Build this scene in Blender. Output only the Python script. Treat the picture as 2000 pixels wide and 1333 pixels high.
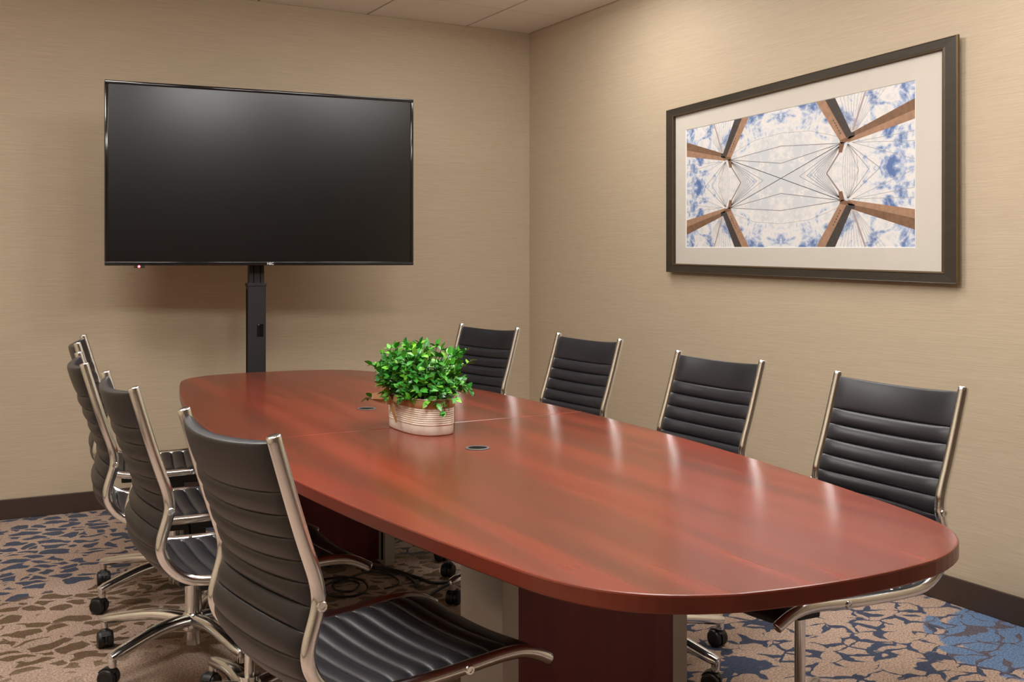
import bpy, bmesh, math, random
from mathutils import Vector, Matrix

for o in list(bpy.data.objects):
    bpy.data.objects.remove(o, do_unlink=True)
scene = bpy.context.scene
COL = scene.collection
R = math.radians

# ------------------------------------------------------------------ camera
CAM_H = 1.25
YAW = math.atan2(1167, 2102)
cam_data = bpy.data.cameras.new('camera')
cam_data.sensor_width = 36.0
cam_data.lens = 2102.0 / 2000.0 * 36.0
cam_data.shift_y = -(666.5 - 514.0) / 2000.0
cam_data.clip_start = 0.05
cam = bpy.data.objects.new('camera', cam_data)
cam.location = (0, 0, CAM_H)
cam.rotation_euler = (R(90), 0, -YAW)
COL.objects.link(cam)
scene.camera = cam

# ------------------------------------------------------------------ world, exposure
world = bpy.data.worlds.new('world')
scene.world = world
world.use_nodes = True
world.node_tree.nodes['Background'].inputs[0].default_value = (0.05, 0.05, 0.055, 1)
world.node_tree.nodes['Background'].inputs[1].default_value = 0.3
scene.view_settings.view_transform = 'Standard'
scene.view_settings.look = 'None'
scene.view_settings.gamma = 1.0
scene.view_settings.use_curve_mapping = False
scene.view_settings.exposure = 0.0
scene.cycles.caustics_reflective = False

LIGHT_STRENGTH = 27.0            # diffuser emission of every ceiling light panel
LIGHT_COLOUR = (1.0, 0.98, 0.94)

# ------------------------------------------------------------------ room numbers
WX, FY = 3.331, 5.778            # right wall x, far wall y
LX, NY = -1.05, -4.2            # left wall x, near wall y
CZ = 2.671                       # ceiling
TZ = 0.735                       # table top


# ================================================================== material helpers
def new_mat(name):
    m = bpy.data.materials.new(name)
    m.use_nodes = True
    nt = m.node_tree
    return m, nt, nt.nodes['Principled BSDF']


def setp(b, **kw):
    names = {'base': 'Base Color', 'rough': 'Roughness', 'metal': 'Metallic', 'spec': 'Specular IOR Level',
             'coat': 'Coat Weight', 'coat_rough': 'Coat Roughness', 'sheen': 'Sheen Weight',
             'sss': 'Subsurface Weight', 'trans': 'Transmission Weight', 'ior': 'IOR', 'alpha': 'Alpha'}
    for k, v in kw.items():
        if k == 'base' and len(v) == 3:
            v = (*v, 1)
        b.inputs[names[k]].default_value = v


def N(nt, typ, **kw):
    n = nt.nodes.new(typ)
    for k, v in kw.items():
        setattr(n, k, v)
    return n


def L(nt, a, b):
    nt.links.new(a, b)


def math_n(nt, op, a, b=None, clamp=False):
    n = N(nt, 'ShaderNodeMath', operation=op, use_clamp=clamp)
    for i, v in enumerate((a, b)):
        if v is None:
            continue
        if isinstance(v, (int, float)):
            n.inputs[i].default_value = v
        else:
            L(nt, v, n.inputs[i])
    return n.outputs[0]


def mixc(nt, f, a, b, blend='MIX'):
    n = N(nt, 'ShaderNodeMix', data_type='RGBA', blend_type=blend)
    for sock, v in ((n.inputs[0], f), (n.inputs[6], a), (n.inputs[7], b)):
        if isinstance(v, (int, float)):
            sock.default_value = v
        elif isinstance(v, tuple):
            sock.default_value = (*v, 1) if len(v) == 3 else v
        else:
            L(nt, v, sock)
    return n.outputs[2]


def smooth(nt, v, lo, hi):
    n = N(nt, 'ShaderNodeMapRange', interpolation_type='SMOOTHSTEP')
    for i, w in enumerate((v, lo, hi)):
        if isinstance(w, (int, float)):
            n.inputs[i].default_value = w
        else:
            L(nt, w, n.inputs[i])
    return n.outputs[0]


def coords(nt, scale=(1, 1, 1), kind='Object', rot=(0, 0, 0)):
    tc = N(nt, 'ShaderNodeTexCoord')
    mp = N(nt, 'ShaderNodeMapping')
    mp.inputs['Scale'].default_value = scale
    mp.inputs['Rotation'].default_value = rot
    L(nt, tc.outputs[kind], mp.inputs[0])
    return mp.outputs[0]


def noise(nt, vec, scale, detail=2, rough=0.5, dist=0.0, out='Fac'):
    n = N(nt, 'ShaderNodeTexNoise')
    n.inputs['Scale'].default_value = scale
    n.inputs['Detail'].default_value = detail
    n.inputs['Roughness'].default_value = rough
    n.inputs['Distortion'].default_value = dist
    L(nt, vec, n.inputs['Vector'])
    return n.outputs[out]


def bump(nt, b, height, strength, dist=0.01):
    n = N(nt, 'ShaderNodeBump')
    n.inputs['Strength'].default_value = strength
    n.inputs['Distance'].default_value = dist
    L(nt, height, n.inputs['Height'])
    L(nt, n.outputs[0], b.inputs['Normal'])


def plain(name, base, rough=0.5, metal=0.0, spec=0.5, var=0.0, vscale=20, **kw):
    m, nt, b = new_mat(name)
    setp(b, base=base, rough=rough, metal=metal, spec=spec, **kw)
    if var:
        v = coords(nt)
        f = noise(nt, v, vscale, 3)
        lo = tuple(c * (1 - var) for c in base)
        hi = tuple(min(1, c * (1 + var)) for c in base)
        L(nt, mixc(nt, f, lo, hi), b.inputs['Base Color'])
    return m


# ------------------------------------------------------------------ materials
def mat_wallpaper():
    m, nt, b = new_mat('woven_wallcovering')
    v1 = coords(nt, (4.0, 4.0, 230))
    v2 = coords(nt, (12, 12, 480))
    v3 = coords(nt, (0.6, 0.6, 9))
    a = noise(nt, v1, 1.0, 3, 0.6, 0.4)
    c = noise(nt, v2, 1.0, 2, 0.5)
    d = noise(nt, v3, 1.0, 2)
    s = math_n(nt, 'ADD', math_n(nt, 'MULTIPLY', a, 0.55), math_n(nt, 'MULTIPLY', c, 0.45))
    f = smooth(nt, s, 0.33, 0.67)
    col = mixc(nt, f, (0.475, 0.382, 0.270), (0.555, 0.453, 0.327))
    col = mixc(nt, math_n(nt, 'MULTIPLY', d, 0.22), col, (0.46, 0.365, 0.255))
    L(nt, col, b.inputs['Base Color'])
    setp(b, rough=0.62, spec=0.35)
    bump(nt, b, s, 0.2, 0.003)
    return m


def mat_carpet():
    m, nt, b = new_mat('patterned_carpet')
    tc = N(nt, 'ShaderNodeTexCoord')
    P = tc.outputs['Object']
    sep = N(nt, 'ShaderNodeSeparateXYZ')
    L(nt, P, sep.inputs[0])
    X, Y = sep.outputs[0], sep.outputs[1]
    # ragged coordinates
    nd = noise(nt, P, 7.0, 2, 0.5, out='Color')
    vm = N(nt, 'ShaderNodeVectorMath', operation='MULTIPLY_ADD')
    L(nt, nd, vm.inputs[0])
    vm.inputs[1].default_value = (0.13, 0.13, 0.0)
    L(nt, P, vm.inputs[2])
    mp = N(nt, 'ShaderNodeMapping')
    mp.inputs['Rotation'].default_value = (0, 0, R(29))
    mp.inputs['Scale'].default_value = (0.85, 1.1, 0.0)
    L(nt, vm.outputs[0], mp.inputs[0])

    def voro(scale, feat='DISTANCE_TO_EDGE', rnd=0.9):
        n = N(nt, 'ShaderNodeTexVoronoi', feature=feat)
        n.inputs['Scale'].default_value = scale
        n.inputs['Randomness'].default_value = rnd
        L(nt, mp.outputs[0], n.inputs['Vector'])
        return n
    v_edge = voro(11.5).outputs['Distance']
    v_cell = voro(11.5, 'F1').outputs['Color']
    n_mid = noise(nt, P, 10.0, 2, 0.5)
    n_big = noise(nt, P, 1.7, 2, 0.5)
    n_sp = noise(nt, P, 160.0, 2, 0.8)
    n_rag = noise(nt, P, 60.0, 2, 0.6)
    v_edge = math_n(nt, 'ADD', v_edge, math_n(nt, 'MULTIPLY', math_n(nt, 'SUBTRACT', n_rag, 0.5), 0.045))
    # crack network (right half), width varies
    thr = math_n(nt, 'MULTIPLY_ADD', n_mid, 0.62)
    nt.nodes[-1].inputs[2].default_value = -0.258
    crack = math_n(nt, 'SUBTRACT', 1.0, smooth(nt, v_edge, math_n(nt, 'SUBTRACT', thr, 0.012), math_n(nt, 'ADD', thr, 0.012)))
    # islands (left half)
    thr2 = math_n(nt, 'MULTIPLY_ADD', n_mid, 0.5)
    nt.nodes[-1].inputs[2].default_value = -0.13
    isl = smooth(nt, v_edge, math_n(nt, 'SUBTRACT', thr2, 0.012), math_n(nt, 'ADD', thr2, 0.012))
    wob = math_n(nt, 'MULTIPLY', math_n(nt, 'SUBTRACT', n_big, 0.5), 0.9)
    right = smooth(nt, math_n(nt, 'ADD', X, wob), 1.75, 1.95)
    yb = math_n(nt, 'ADD', Y, math_n(nt, 'MULTIPLY', wob, 0.6))
    navy_zone = smooth(nt, yb, 4.36, 4.44)
    plain_zone = math_n(nt, 'SUBTRACT', 1.0, smooth(nt, yb, 3.45, 3.65))
    # blue patch on the right
    dx = math_n(nt, 'SUBTRACT', X, 3.32)
    dy = math_n(nt, 'SUBTRACT', Y, 2.22)
    dd = math_n(nt, 'SQRT', math_n(nt, 'ADD', math_n(nt, 'MULTIPLY', dx, dx), math_n(nt, 'MULTIPLY', dy, dy)))
    sc = N(nt, 'ShaderNodeSeparateColor')
    L(nt, v_cell, sc.inputs[0])
    dd = math_n(nt, 'ADD', dd, math_n(nt, 'MULTIPLY', math_n(nt, 'SUBTRACT', sc.outputs[0], 0.5), 0.12))
    blue = math_n(nt, 'SUBTRACT', 1.0, smooth(nt, dd, 0.40, 0.42))
    TAN, TAN2 = (0.46, 0.34, 0.275), (0.39, 0.28, 0.215)
    NAVY, BROWN, BLUE = (0.040, 0.056, 0.105), (0.13, 0.080, 0.042), (0.12, 0.205, 0.36)
    base = mixc(nt, smooth(nt, n_big, 0.3, 0.7), TAN, TAN2)
    rbase = mixc(nt, blue, base, BLUE)
    rcol = mixc(nt, crack, rbase, mixc(nt, blue, NAVY, (0.10, 0.085, 0.11)))
    spot = mixc(nt, navy_zone, BROWN, NAVY)
    lcol = mixc(nt, math_n(nt, 'MULTIPLY', isl, math_n(nt, 'SUBTRACT', 1.0, plain_zone)), base, spot)
    col = mixc(nt, right, lcol, rcol)
    spk = smooth(nt, n_sp, 0.25, 0.75)
    col = mixc(nt, 1.0, col, mixc(nt, spk, (0.35, 0.35, 0.36), (1.6, 1.55, 1.5)), 'MULTIPLY')
    L(nt, col, b.inputs['Base Color'])
    setp(b, rough=0.95, spec=0.1, sheen=0.15)
    bump(nt, b, n_sp, 0.7, 0.004)
    return m


def mat_wood(name, c1, c2, c3, rough, coat=0.0, axis='Y', spec=0.5):
    m, nt, b = new_mat(name)
    broad = {'Y': (7.5, 0.6, 4), 'Z': (5, 5, 0.6)}[axis]
    mid = {'Y': (13, 0.8, 8), 'Z': (26, 26, 1.5)}[axis]
    fine = {'Y': (85, 4.5, 30), 'Z': (85, 85, 4.5)}[axis]
    g1 = noise(nt, coords(nt, broad), 1.0, 2, 0.5, 0.6)
    g2 = noise(nt, coords(nt, mid), 1.0, 2, 0.45, 0.2)
    g3 = noise(nt, coords(nt, fine), 1.0, 1, 0.4)
    col = mixc(nt, smooth(nt, g2, 0.28, 0.72), c1, c2)
    col = mixc(nt, math_n(nt, 'MULTIPLY', smooth(nt, g1, 0.40, 0.66), 0.62), col, c3)
    col = mixc(nt, math_n(nt, 'MULTIPLY', smooth(nt, g3, 0.35, 0.75), 0.10), col, c3)
    L(nt, col, b.inputs['Base Color'])
    setp(b, rough=rough, spec=spec, coat=coat, coat_rough=0.12)
    return m


def mat_leather():
    m, nt, b = new_mat('black_leather')
    v = coords(nt)
    f = noise(nt, v, 14, 3)
    L(nt, mixc(nt, f, (0.011, 0.011, 0.014), (0.021, 0.021, 0.026)), b.inputs['Base Color'])
    vo = N(nt, 'ShaderNodeTexVoronoi', feature='DISTANCE_TO_EDGE')
    vo.inputs['Scale'].default_value = 420
    L(nt, v, vo.inputs['Vector'])
    bump(nt, b, vo.outputs['Distance'], 0.12, 0.002)
    setp(b, rough=0.37, spec=0.55)
    return m


def mat_emit(name, col, s):
    m, nt, b = new_mat(name)
    setp(b, base=(0.8, 0.8, 0.8), rough=0.5)
    b.inputs['Emission Color'].default_value = (*col, 1)
    b.inputs['Emission Strength'].default_value = s
    return m


def mat_tile():
    m, nt, b = new_mat('ceiling_tile_mineral')
    v = coords(nt)
    f = noise(nt, v, 90, 3, 0.7)
    L(nt, mixc(nt, f, (0.84, 0.80, 0.76), (0.89, 0.85, 0.81)), b.inputs['Base Color'])
    setp(b, rough=0.9, spec=0.2)
    bump(nt, b, f, 0.15, 0.003)
    return m


def mat_frame():
    m, nt, b = new_mat('dark_frame_moulding')
    f = noise(nt, coords(nt, (30, 5, 30)), 1.0, 4, 0.6, 0.5)
    L(nt, mixc(nt, f, (0.030, 0.024, 0.017), (0.062, 0.049, 0.036)), b.inputs['Base Color'])
    setp(b, rough=0.42, spec=0.5, metal=0.15)
    return m


def mat_sky_print():
    """printed clouds, mirrored about the middle of the picture (UV is -1..1 in both directions)"""
    m, nt, b = new_mat('printed_cloud_sky')
    uv = N(nt, 'ShaderNodeUVMap')
    sp = N(nt, 'ShaderNodeSeparateXYZ')
    L(nt, uv.outputs[0], sp.inputs[0])
    ax = math_n(nt, 'ABSOLUTE', sp.outputs[0])
    ay = math_n(nt, 'ABSOLUTE', sp.outputs[1])
    cb = N(nt, 'ShaderNodeCombineXYZ')
    L(nt, math_n(nt, 'MULTIPLY', ax, 2.1), cb.inputs[0])
    L(nt, ay, cb.inputs[1])
    n1 = noise(nt, cb.outputs[0], 3.1, 5, 0.62, 0.7)
    n2 = noise(nt, cb.outputs[0], 9.0, 4, 0.6, 0.3)
    s = math_n(nt, 'ADD', math_n(nt, 'MULTIPLY', n1, 0.7), math_n(nt, 'MULTIPLY', n2, 0.3))
    # the middle of the print is hazier: fewer blue gaps
    r2 = math_n(nt, 'ADD', math_n(nt, 'MULTIPLY', ax, ax), math_n(nt, 'MULTIPLY', math_n(nt, 'MULTIPLY', ay, ay), 1.2))
    s = math_n(nt, 'ADD', s, math_n(nt, 'MULTIPLY', math_n(nt, 'SUBTRACT', smooth(nt, r2, 0.0, 0.9), 1.0), 0.11))
    cr = N(nt, 'ShaderNodeValToRGB')
    cr.color_ramp.elements[0].position = 0.36
    cr.color_ramp.elements[0].color = (0.67, 0.69, 0.72, 1)
    cr.color_ramp.elements[1].position = 0.46
    cr.color_ramp.elements[1].color = (0.86, 0.82, 0.79, 1)
    for p, c in ((0.51, (0.72, 0.74, 0.79)), (0.55, (0.42, 0.50, 0.68)), (0.61, (0.12, 0.20, 0.43))):
        e = cr.color_ramp.elements.new(p)
        e.color = (*c, 1)
    L(nt, s, cr.inputs[0])
    L(nt, cr.outputs[0], b.inputs['Base Color'])
    setp(b, rough=0.5, spec=0.2)
    return m


def mat_glass():
    m = bpy.data.materials.new('picture_glass')
    m.use_nodes = True
    nt = m.node_tree
    nt.nodes.clear()
    out = N(nt, 'ShaderNodeOutputMaterial')
    tr = N(nt, 'ShaderNodeBsdfTransparent')
    gl = N(nt, 'ShaderNodeBsdfGlossy')
    gl.inputs['Roughness'].default_value = 0.03
    lw = N(nt, 'ShaderNodeLayerWeight')
    lw.inputs[0].default_value = 0.5
    fac = math_n(nt, 'ADD', math_n(nt, 'MULTIPLY', math_n(nt, 'POWER', lw.outputs['Facing'], 5.0), 0.6), 0.018)
    mx = N(nt, 'ShaderNodeMixShader')
    L(nt, fac, mx.inputs[0])
    L(nt, tr.outputs[0], mx.inputs[1])
    L(nt, gl.outputs[0], mx.inputs[2])
    L(nt, mx.outputs[0], out.inputs[0])
    return m


def mat_leaf():
    m, nt, b = new_mat('green_leaf')
    oi = N(nt, 'ShaderNodeObjectInfo')
    geo = N(nt, 'ShaderNodeNewGeometry')
    r = math_n(nt, 'FRACT', math_n(nt, 'ADD', oi.outputs['Random'], geo.outputs['Random Per Island']))
    cr = N(nt, 'ShaderNodeValToRGB')
    cr.color_ramp.elements[0].color = (0.025, 0.17, 0.025, 1)
    cr.color_ramp.elements[1].color = (0.22, 0.58, 0.05, 1)
    e = cr.color_ramp.elements.new(0.6)
    e.color = (0.065, 0.36, 0.035, 1)
    L(nt, r, cr.inputs[0])
    L(nt, cr.outputs[0], b.inputs['Base Color'])
    setp(b, rough=0.33, spec=0.5)
    b.inputs['Subsurface Weight'].default_value = 0.0
    return m


def mat_burlap():
    m, nt, b = new_mat('burlap')
    f = noise(nt, coords(nt, (1, 1, 1)), 260, 2, 0.7)
    f2 = noise(nt, coords(nt), 30, 3)
    c = mixc(nt, f, (0.33, 0.19, 0.085), (0.62, 0.41, 0.22))
    c = mixc(nt, math_n(nt, 'MULTIPLY', f2, 0.5), c, (0.50, 0.27, 0.14))
    L(nt, c, b.inputs['Base Color'])
    setp(b, rough=0.95, spec=0.1)
    bump(nt, b, f, 0.6, 0.003)
    return m


def mat_tin():
    m, nt, b = new_mat('whitewashed_tin')
    f = noise(nt, coords(nt), 22, 4, 0.65)
    f2 = noise(nt, coords(nt, (1, 1, 9)), 40, 3, 0.6)
    c = mixc(nt, smooth(nt, f, 0.35, 0.75), (0.92, 0.88, 0.80), (0.84, 0.73, 0.60))
    c = mixc(nt, math_n(nt, 'MULTIPLY', smooth(nt, f2, 0.5, 0.8), 0.25), c, (0.48, 0.31, 0.19))
    L(nt, c, b.inputs['Base Color'])
    setp(b, rough=0.5, spec=0.4)
    return m


M = {
    'wall': mat_wallpaper(), 'carpet': mat_carpet(), 'tile': mat_tile(),
    'grid': plain('ceiling_grid_dark', (0.16, 0.13, 0.11), 0.8),
    'baseboard': plain('dark_brown_baseboard', (0.052, 0.031, 0.022), 0.5, var=0.15),
    'table': mat_wood('cherry_laminate', (0.240, 0.044, 0.022), (0.165, 0.029, 0.014), (0.095, 0.034, 0.018), 0.21, spec=0.32),
    'edge': mat_wood('cherry_edge_band', (0.22, 0.040, 0.020), (0.17, 0.028, 0.014), (0.13, 0.024, 0.012), 0.28),
    'mahogany': mat_wood('mahogany_panel', (0.20, 0.034, 0.032), (0.155, 0.026, 0.026), (0.12, 0.021, 0.022), 0.40, axis='Z'),
    'silver': plain('satin_silver_paint', (0.50, 0.485, 0.45), 0.45, 0.2, var=0.05),
    'chrome': plain('polished_chrome', (0.84, 0.865, 0.88), 0.15, 1.0, var=0.04, vscale=60),
    'leather': mat_leather(),
    'black_plastic': plain('black_plastic', (0.012, 0.012, 0.013), 0.42, var=0.2),
    'black_matte': plain('matte_black', (0.006, 0.006, 0.006), 0.9, spec=0.08),
    'black_gloss': plain('gloss_black', (0.010, 0.009, 0.010), 0.10, spec=0.6),
    'stand': plain('black_powder_coat', (0.011, 0.010, 0.011), 0.5, var=0.2),
    'screen': plain('screen_panel', (0.001, 0.001, 0.001), 0.24, spec=0.5, ior=1.62),
    'white_ink': plain('pale_grey_print', (0.55, 0.57, 0.6), 0.4),
    'led': mat_emit('red_indicator', (1.0, 0.02, 0.02), 9.0),
    'light': mat_emit('light_diffuser', LIGHT_COLOUR, LIGHT_STRENGTH),
    'light_dim': mat_emit('dimmed_light_diffuser', LIGHT_COLOUR, LIGHT_STRENGTH * 0.62),
    'light_low': mat_emit('low_light_diffuser', LIGHT_COLOUR, LIGHT_STRENGTH * 0.46),
    'light_trim': plain('white_light_trim', (0.75, 0.74, 0.72), 0.5),
    'frame': mat_frame(), 'gilt': plain('gilt_frame_edge', (0.13, 0.08, 0.035), 0.42, 0.4),
    'mat_board': plain('cream_mat_board', (0.66, 0.61, 0.54), 0.8, var=0.02),
    'bevel': plain('white_mat_bevel', (0.85, 0.83, 0.79), 0.7),
    'sky': mat_sky_print(),
    'ink_tan': plain('printed_tan_concrete', (0.40, 0.235, 0.15), 0.5, spec=0.2, var=0.35, vscale=45),
    'ink_brown': plain('printed_brown_concrete', (0.225, 0.125, 0.075), 0.5, spec=0.2, var=0.35, vscale=50),
    'ink_dark': plain('printed_dark_concrete', (0.075, 0.062, 0.058), 0.5, spec=0.2, var=0.3, vscale=60),
    'ink_line': plain('printed_cable_grey', (0.22, 0.20, 0.20), 0.5, spec=0.2),
    'ink_pale': plain('printed_pale_cable', (0.40, 0.38, 0.38), 0.5, spec=0.2),
    'ink_pink': plain('printed_pinkish_cable', (0.46, 0.36, 0.35), 0.5, spec=0.2),
    'glass': mat_glass(),
    'leaf': mat_leaf(), 'stem': plain('brown_stem', (0.06, 0.055, 0.02), 0.7),
    'soil': plain('dark_moss_filler', (0.012, 0.016, 0.008), 0.9),
    'burlap': mat_burlap(), 'tin': mat_tin(),
    'tin_seam': plain('tin_seam_rust', (0.20, 0.12, 0.08), 0.6),
    'rubber': plain('black_cable_rubber', (0.010, 0.010, 0.011), 0.5),
    'grey_plug': plain('grey_connector', (0.10, 0.095, 0.09), 0.45),
}


# ================================================================== mesh helpers
def mesh_from(name, verts, faces, mats, fmat=None, smooth_on=False, uvs=None):
    me = bpy.data.meshes.new(name)
    me.from_pydata([tuple(v) for v in verts], [], faces)
    for mm in (mats if isinstance(mats, (list, tuple)) else [mats]):
        me.materials.append(M[mm] if isinstance(mm, str) else mm)
    if fmat:
        me.polygons.foreach_set('material_index', fmat)
    if smooth_on:
        me.polygons.foreach_set('use_smooth', [True] * len(me.polygons))
    if uvs:
        uvl = me.uv_layers.new(name='UVMap')
        for lp in me.loops:
            uvl.data[lp.index].uv = uvs[lp.vertex_index]
    me.update()
    return me


def link(name, me, parent=None, loc=None, rot=None):
    o = bpy.data.objects.new(name, me)
    COL.objects.link(o)
    if parent:
        o.parent = parent
    if loc:
        o.location = loc
    if rot:
        o.rotation_euler = rot
    return o


def tag(o, label=None, cat=None, group=None, kind=None):
    for k, v in (('label', label), ('category', cat), ('group', group), ('kind', kind)):
        if v:
            o[k] = v
    return o


def empty(name, loc, rz=0.0):
    o = bpy.data.objects.new(name, None)
    o.empty_display_size = 0.1
    COL.objects.link(o)
    o.location = loc
    o.rotation_euler = (0, 0, rz)
    return o


class MB:
    """collects geometry for one mesh"""
    def __init__(self):
        self.v, self.f, self.m = [], [], []

    def add(self, verts, faces, mi=0):
        o = len(self.v)
        self.v += [Vector(p) for p in verts]
        self.f += [tuple(i + o for i in f) for f in faces]
        self.m += [mi] * len(faces)
        return self

    def box(self, lo, hi, mi=0, bev=0.0, mat=None):
        bm = bmesh.new()
        bmesh.ops.create_cube(bm, size=1.0)
        c = [(lo[i] + hi[i]) / 2 for i in range(3)]
        s = [hi[i] - lo[i] for i in range(3)]
        for q in bm.verts:
            q.co = Vector([q.co[i] * s[i] + c[i] for i in range(3)])
        if bev:
            bmesh.ops.bevel(bm, geom=list(bm.edges), offset=bev, segments=2, affect='EDGES', profile=0.5)
        if mat:
            bm.transform(mat)
        bm.verts.index_update()
        self.add([q.co.copy() for q in bm.verts], [[q.index for q in f.verts] for f in bm.faces], mi)
        bm.free()
        return self

    def tube(self, pts, rad, seg=10, mi=0, caps=True, flat=1.0, up=Vector((0, 0, 1))):
        pts = [Vector(p) for p in pts]
        n = len(pts)
        rad = rad if isinstance(rad, (list, tuple)) else [rad] * n
        vs, fs = [], []
        prev = None
        for i, p in enumerate(pts):
            t = (pts[min(i + 1, n - 1)] - pts[max(i - 1, 0)]).normalized()
            if prev is None:
                a = t.cross(up)
                if a.length < 1e-4:
                    a = t.cross(Vector((1, 0, 0)))
                a.normalize()
            else:
                a = (prev - t * prev.dot(t)).normalized()
            prev = a
            b = t.cross(a)
            for k in range(seg):
                an = 2 * math.pi * k / seg
                vs.append(p + a * math.cos(an) * rad[i] + b * math.sin(an) * rad[i] * flat)
        for i in range(n - 1):
            for k in range(seg):
                k2 = (k + 1) % seg
                fs.append((i * seg + k, i * seg + k2, (i + 1) * seg + k2, (i + 1) * seg + k))
        if caps:
            fs.append(tuple(range(seg))[::-1])
            fs.append(tuple((n - 1) * seg + k for k in range(seg)))
        return self.add(vs, fs, mi)

    def lathe(self, prof, seg=20, mi=0, centre=(0, 0, 0), axis='Z'):
        vs, fs = [], []
        c = Vector(centre)
        for r, z in prof:
            for k in range(seg):
                an = 2 * math.pi * k / seg
                x, y = r * math.cos(an), r * math.sin(an)
                p = {'Z': (x, y, z), 'Y': (x, z, y), 'X': (z, x, y)}[axis]
                vs.append(c + Vector(p))
        n = len(prof)
        for i in range(n - 1):
            for k in range(seg):
                k2 = (k + 1) % seg
                q = (i * seg + k, i * seg + k2, (i + 1) * seg + k2, (i + 1) * seg + k)
                fs.append(q if axis != 'Y' else q[::-1])
        fs.append(tuple(range(seg)) if axis == 'Y' else tuple(range(seg))[::-1])
        e = tuple((n - 1) * seg + k for k in range(seg))
        fs.append(e[::-1] if axis == 'Y' else e)
        return self.add(vs, fs, mi)

    def mesh(self, name, mats, smooth_on=False, angle=None):
        me = mesh_from(name, self.v, self.f, mats, self.m, smooth_on)
        bm = bmesh.new()
        bm.from_mesh(me)
        bmesh.ops.recalc_face_normals(bm, faces=bm.faces)
        if smooth_on and angle:
            for e in bm.edges:
                if len(e.link_faces) == 2 and e.calc_face_angle(0) > R(angle):
                    e.smooth = False
        bm.to_mesh(me)
        bm.free()
        return me

    def build(self, name, mats, parent=None, smooth_on=False, angle=40, loc=None, rot=None):
        return link(name, self.mesh(name, mats, smooth_on, angle), parent, loc, rot)


def catmull(pts, per=8):
    P = [Vector(p) for p in pts]
    P = [P[0] * 2 - P[1]] + P + [P[-1] * 2 - P[-2]]
    out = []
    for i in range(1, len(P) - 2):
        for k in range(per):
            t = k / per
            a, b, c, d = P[i - 1], P[i], P[i + 1], P[i + 2]
            out.append(0.5 * ((2 * b) + (c - a) * t + (2 * a - 5 * b + 4 * c - d) * t * t + (3 * b - a - 3 * c + d) * t ** 3))
    out.append(P[-2])
    return out


def copy_tree(o, parent=None):
    c = o.copy()
    COL.objects.link(c)
    c.parent = parent
    for ch in o.children:
        copy_tree(ch, c)
    return c


# ================================================================== the room
def wall(name, lo, hi):
    o = MB().box(lo, hi).build(name, 'wall')
    return tag(o, kind='structure')


T = 0.12
wall('wall_far', (LX - T, FY, 0), (WX + T, FY + T, CZ + 0.1))
wall('wall_right', (WX, NY - T, 0), (WX + T, FY, CZ + 0.1))
wall('wall_left', (LX - T, NY - T, 0), (LX, FY, CZ + 0.1))
wall('wall_near', (LX, NY - T, 0), (WX, NY, CZ + 0.1))
tag(MB().box((LX - T, NY - T, -0.1), (WX + T, FY + T, 0)).build('floor', 'carpet'), kind='structure')


def baseboard(name, lo, hi):
    tag(MB().box(lo, hi, bev=0.003).build(name, 'baseboard'), kind='structure')


BH, BT = 0.099, 0.010
baseboard('baseboard_far', (LX, FY - BT, 0), (WX, FY, BH))
baseboard('baseboard_right', (WX - BT, NY, 0), (WX, FY - BT, BH))
baseboard('baseboard_left', (LX, NY, 0), (LX + BT, FY - BT, BH))
baseboard('baseboard_near', (LX + BT, NY, 0), (WX - BT, NY + BT, BH))

# ceiling: dark grid with separate lay-in tiles hanging just below it
ceiling = tag(MB().box((LX, NY, CZ + 0.012), (WX, FY, CZ + 0.1)).build('ceiling', 'grid'), kind='structure')
MOD = 0.633
xl = [WX] + [2.896 - MOD * k for k in range(7) if 2.896 - MOD * k > LX + 0.05] + [LX]
yl = [FY] + [5.292 - MOD * k for k in range(16) if 5.292 - MOD * k > NY + 0.05] + [NY]
LIGHT_CELLS = {}
tile_mesh = {}
for i in range(len(xl) - 1):
    for j in range(len(yl) - 1):
        x1, x0, y1, y0 = xl[i], xl[i + 1], yl[j], yl[j + 1]
        cx, cy = (x0 + x1) / 2, (y0 + y1) / 2
        LIGHT_CELLS[(i, j)] = (cx, cy)
LIT = {(1, 2): 'light_low', (2, 4): 'light_dim', (1, 6): 'light_low', (5, 3): 'light', (3, 6): 'light', (5, 6): 'light'}   # the three on the right are dimmed
for (i, j), (cx, cy) in LIGHT_CELLS.items():
    if (i, j) in LIT:
        continue
    w, d = xl[i] - xl[i + 1], yl[j] - yl[j + 1]
    key = (round(w, 3), round(d, 3))
    if key not in tile_mesh:
        g0, g1 = 0.006, 0.003
        tile_mesh[key] = MB().box((-w / 2 + g0, -d / 2 + g1, 0), (w / 2 - g0, d / 2 - g1, 0.014), bev=0.002).mesh('ceiling_tile', 'tile')
    link('ceiling_tile', tile_mesh[key], ceiling, (cx, cy, CZ))

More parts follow.
